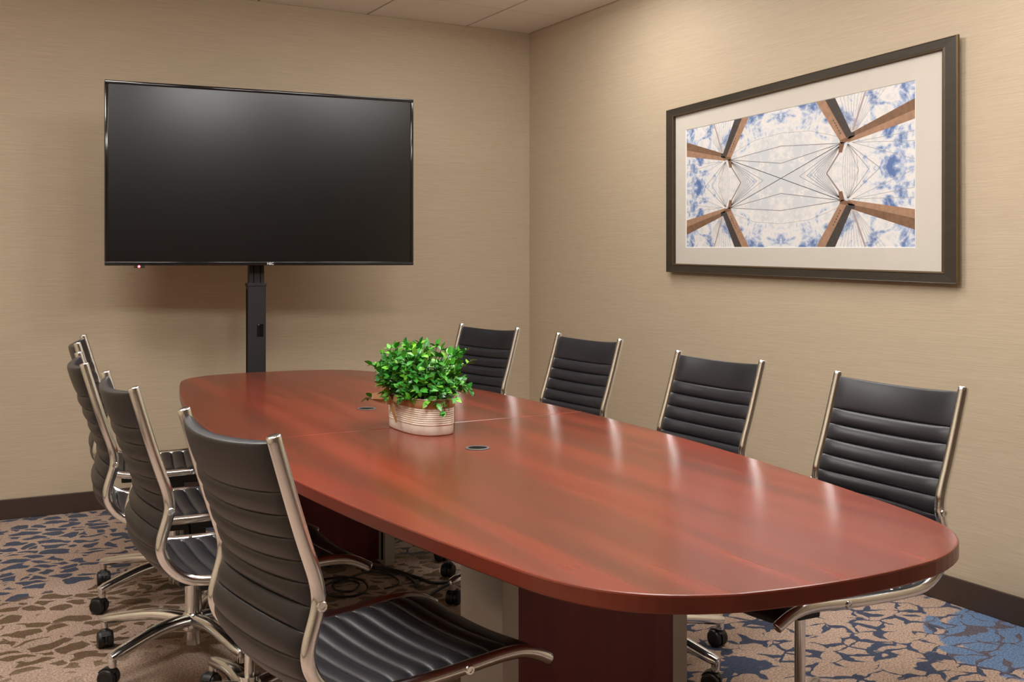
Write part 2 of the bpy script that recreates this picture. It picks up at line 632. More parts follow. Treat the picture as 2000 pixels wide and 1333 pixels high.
LIGHT_LABEL = {
    (1, 2): 'square ceiling light panel beside the right wall, nearest the far corner',
    (2, 4): 'square ceiling light panel over the right-hand row of chairs, facing the picture',
    (1, 6): 'square ceiling light panel beside the right wall, at the near end of the table',
    (5, 3): 'square ceiling light panel at the far left, nearest the television wall',
    (3, 6): 'square ceiling light panel above the near half of the table',
    (5, 6): 'square ceiling light panel by the left wall, behind the nearest left-hand chair',
}
s = 0.30
trim_me = MB()
for lo, hi in (((-.315, -.315, 0), (.315, -s, .016)), ((-.315, s, 0), (.315, .315, .016)),
               ((-.315, -s, 0), (-s, s, .016)), ((s, -s, 0), (.315, s, .016))):
    trim_me.box(lo, hi)
trim_me = trim_me.mesh('trim', 'light_trim')
diff_me = mesh_from('diffuser', [(-s, -s, -.04), (s, -s, -.04), (s, s, -.04), (-s, s, -.04), (-s, -s, .01), (s, -s, .01), (s, s, .01), (-s, s, .01)],
                    [(3, 2, 1, 0), (0, 1, 5, 4), (1, 2, 6, 5), (2, 3, 7, 6), (3, 0, 4, 7)], 'light')
DIFF = {}
for q in ('light', 'light_dim', 'light_low'):
    DIFF[q] = diff_me.copy()
    DIFF[q].materials[0] = M[q]
    M[q].cycles.emission_sampling = 'FRONT'
for ij in LIT:
    cx, cy = LIGHT_CELLS[ij]
    lp = tag(empty('ceiling_light', (cx, cy, CZ - 0.004)), LIGHT_LABEL[ij], 'ceiling light', 'square ceiling light panels')
    link('trim', trim_me, lp)
    link('diffuser', DIFF[LIT[ij]], lp)

# ================================================================== conference table
TC, TYAW = (1.4033, 3.1429), -0.0355


def table_outline(Lh, w0, w1, bul, r):
    Lc = Lh - bul
    side = [Vector((w0 - (w0 - w1) * (k / 59) ** 2, k / 59 * Lc)) for k in range(60)]
    end = [Vector((w1 * (1 - k / 29), Lh - bul * (1 - k / 29) ** 2)) for k in range(30)]
    c = Vector((w1, Lc))
    i0 = max(k for k in range(60) if (side[k] - c).length >= r)
    j0 = min(k for k in range(30) if (end[k] - c).length >= r)
    A, B = side[i0], end[j0]
    bez = []
    for k in range(16):
        t = k / 15
        bez.append((1 - t) ** 3 * A + 3 * (1 - t) ** 2 * t * (A + (c - A) * .72) + 3 * (1 - t) * t * t * (B + (c - B) * .72) + t ** 3 * B)
    Q = side[0:i0:4] + bez + end[j0 + 1::2]
    full = Q + [Vector((-q.x, q.y)) for q in Q[::-1]] + [-q for q in Q] + [Vector((q.x, -q.y)) for q in Q[::-1]]
    out = []
    for q in full:
        if not out or (q - out[-1]).length > 1e-4:
            out.append(q)
    if (out[0] - out[-1]).length < 1e-4:
        out.pop()
    return out            # counter-clockwise starting at +x


def clip(poly, p, n):
    """keep the side where (q-p).n >= 0"""
    out = []
    for a, b in zip(poly, poly[1:] + poly[:1]):
        da, db = (a - p).dot(n), (b - p).dot(n)
        if da >= 0:
            out.append(a)
        if da * db < 0:
            out.append(a + (b - a) * (da / (da - db)))
    return out


def inset(poly, d):
    n = len(poly)
    out = []
    for i in range(n):
        a, b, c = poly[i - 1], poly[i], poly[(i + 1) % n]
        e1, e2 = (b - a).normalized(), (c - b).normalized()
        n1, n2 = Vector((-e1.y, e1.x)), Vector((-e2.y, e2.x))
        mm = (n1 + n2)
        mm = mm / max(0.3, mm.dot(n1) if mm.length > 1e-6 else 1)
        out.append(b + mm * d)
    return out


def slab(poly, z0, z1):
    rings = [(inset(poly, .003), z0), (poly, z0 + .003), (poly, z1 - .0035), (inset(poly, .0012), z1 - .001), (inset(poly, .0035), z1)]
    vs, fs, fm = [], [], []
    n = len(poly)
    for ring, z in rings:
        vs += [(q.x, q.y, z) for q in ring]
    for k in range(len(rings) - 1):
        for i in range(n):
            i2 = (i + 1) % n
            fs.append((k * n + i, k * n + i2, (k + 1) * n + i2, (k + 1) * n + i))
            fm.append(1)
    fs.append(tuple(range(n))[::-1]); fm.append(1)
    fs.append(tuple((len(rings) - 1) * n + i for i in range(n))); fm.append(0)
    mb = MB()
    mb.v, mb.f, mb.m = [Vector(v) for v in vs], fs, fm
    return mb


outline = table_outline(1.8805, .6194, .4141, .0796, .1978)
table = tag(empty('conference_table', (TC[0], TC[1], 0), TYAW),
            'long boat-shaped cherry-red conference table on two dark pedestals', 'table')
# the joint between both halves, a hair off square to the table
sp, sn = Vector((0.0, -0.022)), Vector((-math.sin(0.07), math.cos(0.07)))
slab(clip(outline, sp + sn * .0009, sn), TZ - .031, TZ).build('tabletop_half', ['table', 'edge'], table)
slab(clip(outline, sp - sn * .0009, -sn), TZ - .031, TZ).build('tabletop_half', ['table', 'edge'], table)
inv = Matrix.Rotation(-TYAW, 2)
for wx, wy in ((1.395, 3.570), (1.368, 2.661)):
    q = inv @ Vector((wx - TC[0], wy - TC[1]))
    g = MB().lathe([(.034, 0), (.034, .0015), (.032, .0025), (.0275, .0025), (.0265, .0012), (.0265, .0)], 28)
    go = g.build('grommet', 'grey_plug', table, True, loc=(q.x, q.y, TZ))
    MB().lathe([(.0262, 0), (.0262, .0008)], 28).build('grommet_cap', 'black_matte', go, loc=(0, 0, .0002))
for x0, x1, y0, y1, sgn in ((-.232, .268, -1.065, -.845, -1), (-.20, .298, 1.0, 1.16, 1)):
    th = .042
    zt = TZ - .031
    ped = MB()
    yo = y0 if sgn < 0 else y1 - .02
    ped.box((x0 + th, yo, .012), (x1 - th, yo + .02, zt), bev=.001)
    body = ped.build('pedestal_panel', 'mahogany', table)
    yi = y0 + .07 if sgn > 0 else y1 - .09
    MB().box((x0 + th, yi, .012), (x1 - th, yi + .018, zt)).build('pedestal_panel', 'mahogany', table)
    for xa in (x0, x1 - th):
        sd = MB().box((xa, y0 - (.004 if sgn > 0 else 0), .0), (xa + th, y1 + (.004 if sgn < 0 else 0), zt), bev=.002).build('pedestal_side', 'silver', table)
        xin = xa + th if xa == x0 else xa
        MB().box((xin - .003, y0 + .02, .02), (xin + .003, y0 + .035, zt - .03)).build('shadow_gap_strip', 'black_matte', sd)
    if sgn > 0:
        MB().box((x1 - th - .006, y0 + .008, .17), (x1 - th + .001, y0 + .03, .45), bev=.003).build('cable_slot', 'black_matte', table)


# ================================================================== chairs
PROF = [(-.0835, .943), (-.057, .852), (-.0265, .752), (-.0075, .700), (-.0005, .665), (-.001, .640), (-.011, .607), (-.0215, .572),
        (-.019, .538), (.006, .500), (.042, .475), (.088, .466), (.2, .465), (.30, .468), (.37, .474), (.43, .4745),
        (.472, .463), (.507, .443)]
curve = catmull([(x, 0, z) for x, z in PROF], 10)
for _ in range(45):                      # ease the bends of the tube
    curve = [curve[0]] + [(a + b * 2 + c) / 4 for a, b, c in zip(curve, curve[1:], curve[2:])] + [curve[-1]]
arc = [0.0]
for a, b in zip(curve, curve[1:]):
    arc.append(arc[-1] + (b - a).length)
STOT = arc[-1]
HW = 0.2125


def at_s(sv):
    sv = min(max(sv, 0), STOT)
    for i in range(len(arc) - 1):
        if arc[i + 1] >= sv:
            t = (sv - arc[i]) / max(1e-9, arc[i + 1] - arc[i])
            p = curve[i].lerp(curve[i + 1], t)
            break
    a = max(0, i - 1)
    tg = (curve[min(i + 2, len(curve) - 1)] - curve[a]).normalized()
    return p, tg


def sling(s0, s1, seams, first_round, last_round):
    """padded channel-stitched leather between the side tubes, from arc length s0 to s1"""
    svals = []
    for a, b in zip(seams, seams[1:]):
        n = 10 if b - a < .07 else 18
        svals += [(a + (b - a) * (.5 - .5 * math.cos(math.pi * k / n)), a, b) for k in range(n)]
    svals.append((seams[-1], seams[-2], seams[-1]))
    NV = 14
    vs, fs = [], []
    front, back = [], []
    for sv, a, b in svals:
        f = (sv - a) / (b - a)
        wide = (b - a) > .07
        rib = max(0.0, math.sin(math.pi * f)) ** (.22 if wide else .42)
        if wide:
            rib *= .85
        p, tg = at_s(sv)
        nrm = Vector((-tg.z, 0, tg.x))
        up = 1.0 - sv / STOT
        sag = .014 + .022 * max(0, (up - .45) / .55)
        rf, rb = [], []
        for k in range(NV + 1):
            v = -1 + 2 * k / NV
            v = math.copysign(abs(v) ** .8, v)
            edge = max(0.0, 1 - abs(v) ** 7) ** .5
            h = .0035 + edge * (.003 + .0115 * rib)
            c = p - nrm * sag * (1 - v * v) + Vector((0, v * (HW - .006), 0))
            rf.append(c + nrm * h)
            rb.append(c - nrm * h * .8)
        front.append(rf)
        back.append(rb)
    ns = len(svals)
    W = NV + 1
    vs = [q for row in front for q in row] + [q for row in back for q in row]
    o = ns * W
    for i in range(ns - 1):
        for k in range(NV):
            a = i * W + k
            fs.append((a, a + 1, a + W + 1, a + W))
            fs.append((o + a, o + a + W, o + a + W + 1, o + a + 1))
        fs.append((i * W, (i + 1) * W, o + (i + 1) * W, o + i * W))
        fs.append((i * W + NV, o + i * W + NV, o + (i + 1) * W + NV, (i + 1) * W + NV))
    for k in range(NV):
        fs.append((k, o + k, o + k + 1, k + 1))
        a = (ns - 1) * W + k
        fs.append((a, a + 1, o + a + 1, o + a))
    return MB().add(vs, fs)


back_seams = [.010, .100] + [.100 + .0435 * k for k in range(1, 9)]
seat_seams = [back_seams[-1] + .0008 + .0435 * k for k in range(0, 11)]
seat_seams = [q for q in seat_seams if q < STOT - .07] + [STOT - .012]
BACK_ME = sling(0, 0, back_seams, 1, 0).mesh('backrest', 'leather', True, 70)
SEAT_ME = sling(0, 0, seat_seams, 0, 1).mesh('seat', 'leather', True, 70)


def side_tube(sgn):
    pts = [at_s(STOT * k / 120)[0] + Vector((0, sgn * HW, 0)) for k in range(121)]
    rr = [.0132] * 121
    t0 = (pts[0] - pts[1]).normalized()
    t1 = (pts[-1] - pts[-2]).normalized()
    pts = [pts[0] + t0 * .003, pts[0] + t0 * .002] + pts + [pts[-1] + t1 * .002, pts[-1] + t1 * .003]
    rr = [.0105, .0125] + rr + [.0125, .0105]
    return MB().tube(pts, rr, 14, up=Vector((0, 1, 0))).mesh('side_frame', 'chrome', True, 50)


TUBE_ME = {1: side_tube(1), -1: side_tube(-1)}
BOLT_ME = {}
for sg in (1, -1):
    BOLT_ME[sg] = MB().lathe([(.0095, 0), (.0095, .0040 * sg), (.0080, .0055 * sg), (.0045, .0055 * sg), (.0038, .0030 * sg)], 14, axis='Y').mesh('bolt', 'chrome', True, 35)
XC = 0.25                           # column under the seat
MECH_ME = MB().box((.10, -.075, .400), (.36, .075, .432), bev=.006).box((.06, -.03, .405), (.10, .03, .43), bev=.004).box((XC - .035, -.035, .37), (XC + .035, .035, .402), bev=.004).mesh('seat_mechanism', 'black_plastic')
BAR_ME = MB().tube([(0, -HW + .004, .467), (0, -.13, .452), (0, -.07, .436), (0, .07, .436), (0, .13, .452), (0, HW - .004, .467)], .0095, 10).mesh('cross_bar', 'chrome', True)
LEVER_ME = MB().tube([(XC - .02, -.06, .415), (XC - .03, -.15, .410), (XC - .035, -.20, .400)], [.004, .004, .006], 8).mesh('height_lever', 'black_plastic', True)
PISTON_ME = MB().lathe([(.0135, .10), (.0135, .385)], 18).mesh('gas_piston', 'chrome', True, 40)
SLEEVE_ME = {}
for zt in (.15, .25):
    SLEEVE_ME[zt] = MB().lathe([(.0265, .115), (.0265, zt - .006), (.029, zt - .005), (.029, zt), (.0145, zt + .001)], 22).mesh('column_sleeve', 'chrome', True, 40)
HUB_ME = MB().lathe([(.012, .030), (.021, .032), (.022, .075), (.034, .082), (.036, .120), (.030, .132), (.026, .136)], 24).mesh('base_hub', 'chrome', True, 40)
ARM_R = .315
apts, arad = [], []
for k in range(15):
    t = k / 14
    apts.append((.022 + (ARM_R - .012) * t, 0, .107 + .016 * math.sin(math.pi * min(1, t * 1.0)) * (1 - t) - .024 * t * t + .004))
    arad.append(.026 - .0065 * t)
arad[-1] *= .75
ARM_ME = MB().tube(apts, arad, 12, flat=.80, up=Vector((0, 0, 1))).lathe([(.012, .058), (.0135, .086), (.010, .096), (.004, .099)], 12, centre=(ARM_R, 0, 0)).mesh('base_arm', 'chrome', True, 50)


def caster_mesh():
    mb = MB()
    c = (-.012, 0, .0272)
    for sy in (-1, 1):
        prof_ = [(.020, .0035), (.0255, .0045), (.0272, .008), (.0272, .018), (.0250, .0225), (.0190, .0245), (.0185, .0232), (.0090, .0240), (.004, .0245)]
        mb.lathe([(r_, y_ * sy) for r_, y_ in prof_], 20, axis='Y', centre=c)
    for hwid, rad, a0, a1 in ((.0033, .030, -20, 200), (.0135, .0312, 35, 150)):
        n = 10
        arc_ = [(c[0] + rad * math.cos(R(a0 + (a1 - a0) * k / n)), c[2] + rad * math.sin(R(a0 + (a1 - a0) * k / n))) for k in range(n + 1)]
        inn_ = [(c[0] + (rad - .0035 if hwid > .01 else rad * .2) * math.cos(R(a0 + (a1 - a0) * k / n)), c[2] + (rad - .0035 if hwid > .01 else rad * .2) * math.sin(R(a0 + (a1 - a0) * k / n))) for k in range(n + 1)]
        poly = arc_ + inn_[::-1]
        q = len(poly)
        vs = [(x, -hwid, z) for x, z in poly] + [(x, hwid, z) for x, z in poly]
        fs = [(k, k + 1, q - 2 - k, q - 1 - k) for k in range(n)] + [(q + k, q + q - 1 - k, q + q - 2 - k, q + k + 1) for k in range(n)]
        fs += [(k, q + k, q + (k + 1) % q, (k + 1) % q) for k in range(q)]
        mb.add(vs, fs)
    mb.lathe([(.0095, .050), (.0095, .070)], 12)
    return mb.mesh('caster', 'black_plastic', True, 40)


CASTER_ME = caster_mesh()


def make_chair():
    c = empty('conference_chair', (0, 0, 0))
    link('backrest', BACK_ME, c)
    link('seat', SEAT_ME, c)
    for sg in (1, -1):
        fr = link('side_frame', TUBE_ME[sg], c)
        for x, z in ((0.0, .646), (.307, .468)):
            link('bolt', BOLT_ME[sg], fr, (x, sg * (HW + .0115), z))
    link('seat_mechanism', MECH_ME, c)
    for x in (.14, .33):
        link('cross_bar', BAR_ME, c, (x, 0, 0))
    link('height_lever', LEVER_ME, c)
    link('gas_piston', PISTON_ME, c, (XC, 0, 0))
    link('column_sleeve', SLEEVE_ME[.15], c, (XC, 0, 0))
    b = link('base_hub', HUB_ME, c, (XC, 0, 0))
    for k in range(5):
        an = R(72 * k)
        link('base_arm', ARM_ME, b, (0, 0, 0), (0, 0, an))
        link('caster', CASTER_ME, b, (ARM_R * math.cos(an), ARM_R * math.sin(an), 0), (0, 0, an + R((35, -50, 110, 20, -80)[k])))
    return c


CHAIRS = [   # x, y, yaw, world angle of a base arm, sleeve top, dz, label
    (.581, 1.995, 7.7, 30, .15, .014, 'black ribbed leather chair nearest the camera, its whole seat and back in view'),
    (.533, 2.856, 0.1, 22, .15, -.002, 'black ribbed leather chair right behind the nearest one on the left side'),
    (.531, 3.529, -5.0, 67, .25, 0, 'black ribbed leather chair on the left side, its chrome star base in full view'),
    (.619, 4.248, -9.8, 63, .25, .010, 'farthest black ribbed leather chair on the left side, seen nearly edge-on'),
    (2.186, 1.995, 178.0, 38, .15, -.016, 'black ribbed leather chair at the right-hand near end of the table, under the picture'),
    (2.229, 2.765, 179.5, 66, .15, -.014, 'black ribbed leather chair second nearest along the right wall'),
    (2.273, 3.611, 182.1, 192, .15, -.002, 'black ribbed leather chair third along the right wall, just right of the corner'),
    (2.259, 4.421, 189.8, 39, .15, -.002, 'black ribbed leather chair farthest along the right wall, partly behind the plant'),
]
proto = make_chair()
for i, (x, y, a, ba, zs, dz, lab) in enumerate(CHAIRS):
    c = proto if i == 0 else copy_tree(proto)
    c.location = (x, y, 0)
    c.rotation_euler = (0, 0, R(a))
    tag(c, lab, 'chair', 'black ribbed leather chairs around the table')
    for ch in c.children:
        nm = ch.name.split('.')[0]
        if nm == 'base_hub':
            ch.rotation_euler = (0, 0, R(ba - a))
        elif nm == 'column_sleeve':
            ch.data = SLEEVE_ME[zs]
        elif dz and nm != 'gas_piston':
            ch.location.z += dz


# ================================================================== television on its stand
TVA = math.atan2(5.098 - 5.237, 2.249 - .764)
TW, TH, TZ0 = 1.491, .856, 1.238
tvc = Vector(((.764 + 2.249) / 2, (5.237 + 5.098) / 2, 0))
tv = tag(empty('television', (tvc.x, tvc.y, TZ0), TVA), 'large flat black television screen, switched off, on a black pole', 'television')
# local: x right, -y towards the viewer, z up from the bottom edge
hw = TW / 2
bz = .0165
for nm, lo, hi in (('bezel', (-hw, -.004, TH - bz), (hw, .03, TH)), ('bezel', (-hw, -.004, 0), (hw, .03, bz + .002)),
                   ('bezel', (-hw, -.004, bz + .002), (-hw + bz, .03, TH - bz)), ('bezel', (hw - bz, -.004, bz + .002), (hw, .03, TH - bz))):
    MB().box(lo, hi, bev=.003).build(nm, 'black_gloss', tv, True, 60)
MB().box((-hw + bz, .001, bz + .002), (hw - bz, .012, TH - bz)).build('screen', 'screen', tv)
MB().box((-hw + .004, .012, .004), (hw - .004, .045, TH - .004), bev=.004).box((-.45, .045, .08), (.45, .075, .62), bev=.01).build('back_housing', 'black_plastic', tv)
sx = -hw + .15
sens = MB().box((sx - .022, -.002, -.011), (sx + .026, .02, .001), bev=.003).build('sensor_module', 'black_plastic', tv)
MB().lathe([(.0055, 0), (.0055, -.002), (.003, -.004)], 14, axis='Y', centre=(sx, -.0035, -.005)).build('indicator_light', 'led', sens)
# maker's lettering on the lower bezel
fc = bpy.data.curves.new('lettering', 'FONT')
fc.body = 'NEC'
fc.size = .0165
fc.align_x = 'CENTER'
fc.extrude = .0004
fc.offset = .0006
tmp = bpy.data.objects.new('lettering_source', fc)
COL.objects.link(tmp)
bpy.context.view_layer.update()
lme = bpy.data.meshes.new_from_object(tmp.evaluated_get(bpy.context.evaluated_depsgraph_get()))
bpy.data.objects.remove(tmp, do_unlink=True)
lme.materials.clear()
lme.materials.append(M['white_ink'])
lo_ = link('lettering', lme, tv, (.012, -.0048, .0035), (R(90), 0, 0))
lo_['label'] = 'pale raised letters on the lower bezel'

st = tag(empty('television_stand', (1.480, 5.262, 0), TVA), 'black telescopic pole stand carrying the television', 'stand')
CWd, CDp = .088, .062
low = MB().box((-CWd / 2, 0, .05), (CWd / 2, CDp, 1.143), bev=.004).build('lower_column', 'stand', st)
MB().box((-CWd / 2 - .0015, .018, .06), (-CWd / 2 + .004, .044, 1.12)).build('side_channel', 'black_matte', low)
MB().box((.000, -.0015, .885), (.032, .004, .948), bev=.002).build('cable_port', 'black_matte', low)
MB().box((.003, -.004, .888), (.011, .001, .945), bev=.001).build('cable_port_lip', 'black_gloss', low)
MB().box((-CWd / 2 - .003, -.003, 1.135), (CWd / 2 + .003, CDp + .003, 1.15), bev=.002).build('collar', 'stand', st)
up_ = MB().box((-.037, .006, 1.14), (.037, CDp - .008, 1.62), bev=.004).build('upper_column', 'stand', st)
for xx in (-.015, .018):
    MB().box((xx - .002, .0045, 1.15), (xx + .002, .007, 1.60)).build('groove', 'black_matte', up_)
MB().box((-.20, -.006, 1.36), (.20, .006, 1.72), bev=.002).build('mount_plate', 'stand', st)
MB().box((-.30, -.02, .03), (.30, CDp + .02, .055), bev=.006).build('foot_bar', 'stand', st)
for xx in (-.27, .27):
    ft = MB().box((xx - .03, -.12, .0), (xx + .03, .36, .03), bev=.006).build('foot', 'stand', st)

# ================================================================== framed picture
FX = 3.297
OUT = [(4.3498, 2.016), (2.6215, 2.0786), (2.6215, 1.1713), (4.3498, 1.205)]
INN = [(4.2878, 1.9767), (2.6886, 2.0349), (2.6908, 1.218), (4.2878, 1.2475)]
MAT = [(4.306, 1.9798), (2.700, 2.0383), (2.7023, 1.2179), (4.306, 1.2474)]
ART = [(4.2033, 1.9018), (2.8252, 1.9417), (2.8252, 1.3105), (4.2033, 1.3284)]
pic = tag(empty('framed_picture', (WX, 3.48, 1.17)), 'wide dark-framed picture of mirrored bridge towers under cloudy sky', 'picture')
po = Vector((WX, 3.48, 1.17))


def P3(x, yz):
    return Vector((x, yz[0], yz[1])) - po


def lerp2(a, b, t):
    return (a[0] + (b[0] - a[0]) * t, a[1] + (b[1] - a[1]) * t)


for i in range(4):
    j = (i + 1) % 4
    # section from outer to inner edge: (fraction, x)
    sec = [(.45, WX - .001), (0.0, FX + .013), (0.0, FX + .004), (.07, FX), (.12, FX + .0012), (.80, FX + .003), (.86, FX + .0006), (.97, FX + .002), (1.0, FX + .018)]
    vs = []
    for t, x in sec:
        vs.append(P3(x, lerp2(OUT[i], INN[i], t)))
        vs.append(P3(x, lerp2(OUT[j], INN[j], t)))
    mb = MB()
    for k in range(len(sec) - 1):
        mb.add([vs[2 * k], vs[2 * k + 1], vs[2 * k + 3], vs[2 * k + 2]], [(0, 1, 2, 3)], 1 if k in (1, 2, 6) else 0)
    mb.add([P3(WX - .001, lerp2(OUT[i], INN[i], .45)), P3(WX - .001, lerp2(OUT[j], INN[j], .45)), P3(FX + .018, INN[j]), P3(FX + .018, INN[i])], [(0, 1, 2, 3)], 0)
    mb.build('frame_moulding', ['frame', 'gilt'], pic)
MX = 3.313
mb = MB()
BEV = [lerp2(ART[i], ART[(i + 2) % 4], -.004) for i in range(4)]
for i in range(4):
    j = (i + 1) % 4
    mb.add([P3(MX, MAT[i]), P3(MX, MAT[j]), P3(MX, BEV[j]), P3(MX, BEV[i])], [(0, 1, 2, 3)], 0)
    mb.add([P3(MX, BEV[i]), P3(MX, BEV[j]), P3(MX + .0022, ART[j]), P3(MX + .0022, ART[i])], [(0, 1, 2, 3)], 1)
mb.build('mat_board', ['mat_board', 'bevel'], pic)
mb = MB()
mb.add([P3(WX - .006, q) for q in INN], [(0, 1, 2, 3)])
mb.build('backing_board', 'black_matte', pic)
MB().add([P3(MX - .004, q) for q in MAT] + [P3(MX - .0025, q) for q in MAT],
         [(0, 1, 2, 3), (7, 6, 5, 4), (0, 4, 5, 1), (1, 5, 6, 2), (2, 6, 7, 3), (3, 7, 4, 0)]).build('glass_pane', 'glass', pic)


def homography(src, dst):
    import numpy as np
    A = []
    for (u, v), (x, y) in zip(src, dst):
        A.append([u, v, 1, 0, 0, 0, -x * u, -x * v, -x])
        A.append([0, 0, 0, u, v, 1, -y * u, -y * v, -y])
    h = np.linalg.svd(np.array(A))[2][-1].reshape(3, 3)

    def f(u, v):
        w = h @ np.array([u, v, 1.0])
        return (float(w[0] / w[2]), float(w[1] / w[2]))
    return f


art = homography([(-1, -1), (1, -1), (1, 1), (-1, 1)], ART)      # a: left-right, b: top-bottom
pv, pf, pm, puv = [], [], [], []
INK = ['sky', 'ink_tan', 'ink_brown', 'ink_dark', 'ink_line', 'ink_pale', 'ink_pink']


def ink(poly, mi, lay):
    """flat printed shape, mirrored into all four quarters"""
    for sx_ in (1, -1):
        for sy_ in (1, -1):
            base = len(pv)
            for a, b in poly:
                a, b = max(-1, min(1, a * sx_)), max(-1, min(1, b * sy_))
                pv.append(P3(MX + .0023 - .00012 * lay, art(a, b)))
                puv.append((a, b))
            pf.append(tuple(range(base, base + len(poly))))
            pm.append(mi)


def stroke(pts, w, mi, lay=1):
    asp = 2.18
    for (a0, b0), (a1, b1) in zip(pts, pts[1:]):
        dx_, dy_ = (a1 - a0) * asp, b1 - b0
        l_ = math.hypot(dx_, dy_)
        nx, ny = -dy_ / l_ * w / asp, dx_ / l_ * w
        ink([(a0 + nx, b0 + ny), (a1 + nx, b1 + ny), (a1 - nx, b1 - ny), (a0 - nx, b0 - ny)], mi, lay)


G = 12
for i in range(G):
    for j in range(G):
        a0, a1, b0, b1 = (-1 + 2 * i / G, -1 + 2 * (i + 1) / G, -1 + 2 * j / G, -1 + 2 * (j + 1) / G)
        base = len(pv)
        for a, b in ((a0, b0), (a1, b0), (a1, b1), (a0, b1)):
            pv.append(P3(MX + .0023, art(a, b)))
            puv.append((a, b))
        pf.append((base, base + 1, base + 2, base + 3))
        pm.append(0)
J = (.525, .40)
# cables inside the ring
for tgt in ((0, .0), (0, .22), (0, .47)):
    stroke([(.50, .38), (tgt[0], -tgt[1] if tgt[1] == 0 else tgt[1])], .0042, 4)
stroke([(.50, .38), (0.0, 0.0)], .0042, 4)
for a in (.165, .225, .262, .29, .312, .332, .350, .366):
    stroke([(.495, .36), (a, 0)], .0030, 4 if a < .3 else 5)
stroke([(.50, .46), (.25, .62), (0, .66)], .0025, 5)
stroke([(.49, .275), (.385, 0)], .012, 6, 2)
stroke([(.49, .275), (.385, 0)], .004, 4, 3)
# cables outside, towards the sides
for a in (.505, .52, .535, .55, .565, .58, .60):
    stroke([(.545, .36), (a + .012, .20), (a + .03 * (a - .5) * 8, 0)], .0028, 5)
for a in (.625, .70, .775):
    stroke([(.55, .36), (a, 0)], .0032, 4 if a > .65 else 5)
for b in (.06, .28, .40):
    stroke([(.58, .37), (1, b)], .003, 5)
# cables above and below the roadway
for k in range(13):
    stroke([(.565 + .004 * k, .50 + .003 * k), (.49 + .027 * k, 1)], .0026, 5)
stroke([(.585, .53), (.675, 1)], .014, 6, 2)
# concrete towers
ink([(.487, .42), (.545, .42), (.375, 1), (.303, 1)], 1, 3)
ink([(.545, .42), (.575, .50), (.452, 1), (.375, 1)], 3, 3)
ink([(.485, .42), (.50, .37), (.565, .40), (.60, .46), (.545, .45)], 2, 4)
ink([(.545, .375), (1, .545), (1, .655), (.56, .43)], 1, 3)
ink([(.555, .43), (1, .655), (1, .79), (.572, .50)], 2, 3)
ink([(.545, .42), (.60, .445), (.598, .50), (.572, .505)], 3, 4)
ink([(.487, .40), (.525, .385), (.505, .255), (.478, .265)], 2, 4)
for k in range(6):
    t = .12 + k * .07
    cx_, cy_ = .500 - .155 * t * .95 + .008, .44 + .56 * t * .95
    ink([(cx_, cy_), (cx_ + .007, cy_), (cx_ + .003, cy_ + .022), (cx_ - .004, cy_ + .022)], 3, 5)
stroke([(.80, .56), (.80, .655)], .002, 3, 5)
link('print', mesh_from('print', pv, pf, INK, pm, uvs=puv), pic)

# ================================================================== potted plant on the table
rng = random.Random(11)
PC = Vector((1.372, 3.055, TZ + .0005))
PA, PB, PH = .073, .152, .108
plant = tag(empty('potted_plant', PC), 'bushy green plant in an oval ridged cream tin with a burlap bow', 'plant')


def stadium(off, n=64):
    a, b = PA + off, PB + off
    out = []
    for k in range(n):
        t = 2 * math.pi * k / n
        c_, s_ = math.cos(t), math.sin(t)
        out.append((a * math.copysign(abs(c_) ** .78, c_), b * math.copysign(abs(s_) ** .72, s_)))
    return out


def shell(prof, n=64, close=True):
    vs, fs = [], []
    for off, z in prof:
        vs += [(x, y, z) for x, y in stadium(off, n)]
    for i in range(len(prof) - 1):
        for k in range(n):
            k2 = (k + 1) % n
            fs.append((i * n + k, i * n + k2, (i + 1) * n + k2, (i + 1) * n + k))
    if close:
        fs.append(tuple(range(n))[::-1])
        fs.append(tuple((len(prof) - 1) * n + k for k in range(n)))
    return MB().add(vs, fs)


prof = [(-.002, 0), (0, .002), (0, .028)]
for k in range(8):
    z = .030 + k * .0062
    prof += [(.0, z), (.0021, z + .0015), (.0021, z + .003), (.0, z + .0045)]
prof += [(0, .082), (0, .104), (.002, .1055), (.002, .1085), (-.0005, .109), (-.002, .107), (-.003, .095)]
pot = shell(prof).build('planter', 'tin', plant, True, 50)
sm_ = stadium(.0026)
k0 = 56
sv_ = Vector((sm_[k0][0], sm_[k0][1], 0))
MB().tube([(sv_.x, sv_.y, .002), (sv_.x, sv_.y, .082)], .0010, 6).build('side_seam', 'tin_seam', pot)
shell([(-.004, .085), (-.004, .096)]).build('moss_filler', 'soil', plant)
rib = shell([(.0018, .081), (.0032, .083), (.0036, .092), (.0030, .1025), (.0016, .104)], close=False).build('burlap_ribbon', 'burlap', plant, True, 60)


def strip(pts, widths, name, thick=.0016, wdir=Vector((0, 0, 1))):
    pts = catmull(pts, 6)
    n = len(pts)
    vs, fs = [], []
    for i, p in enumerate(pts):
        t = i / (n - 1)
        k = min(len(widths) - 2, int(t * (len(widths) - 1)))
        w = widths[k] + (widths[k + 1] - widths[k]) * (t * (len(widths) - 1) - k)
        tg = (pts[min(n - 1, i + 1)] - pts[max(0, i - 1)]).normalized()
        wd = (wdir - tg * wdir.dot(tg)).normalized()
        nr = tg.cross(wd)
        cr_ = .15 * w * math.sin(i * 1.7)
        for a, b in ((-1, 1), (1, 1), (1, -1), (-1, -1)):
            vs.append(p + wd * (w / 2 * a) + nr * (thick * b + cr_ * .25 * a))
    for i in range(n - 1):
        for k in range(4):
            k2 = (k + 1) % 4
            fs.append((i * 4 + k, i * 4 + k2, i * 4 + 4 + k2, i * 4 + 4 + k))
    fs += [(3, 2, 1, 0), tuple((n - 1) * 4 + k for k in range(4))]
    MB().add(vs, fs).build(name, 'burlap', rib, True, 50)


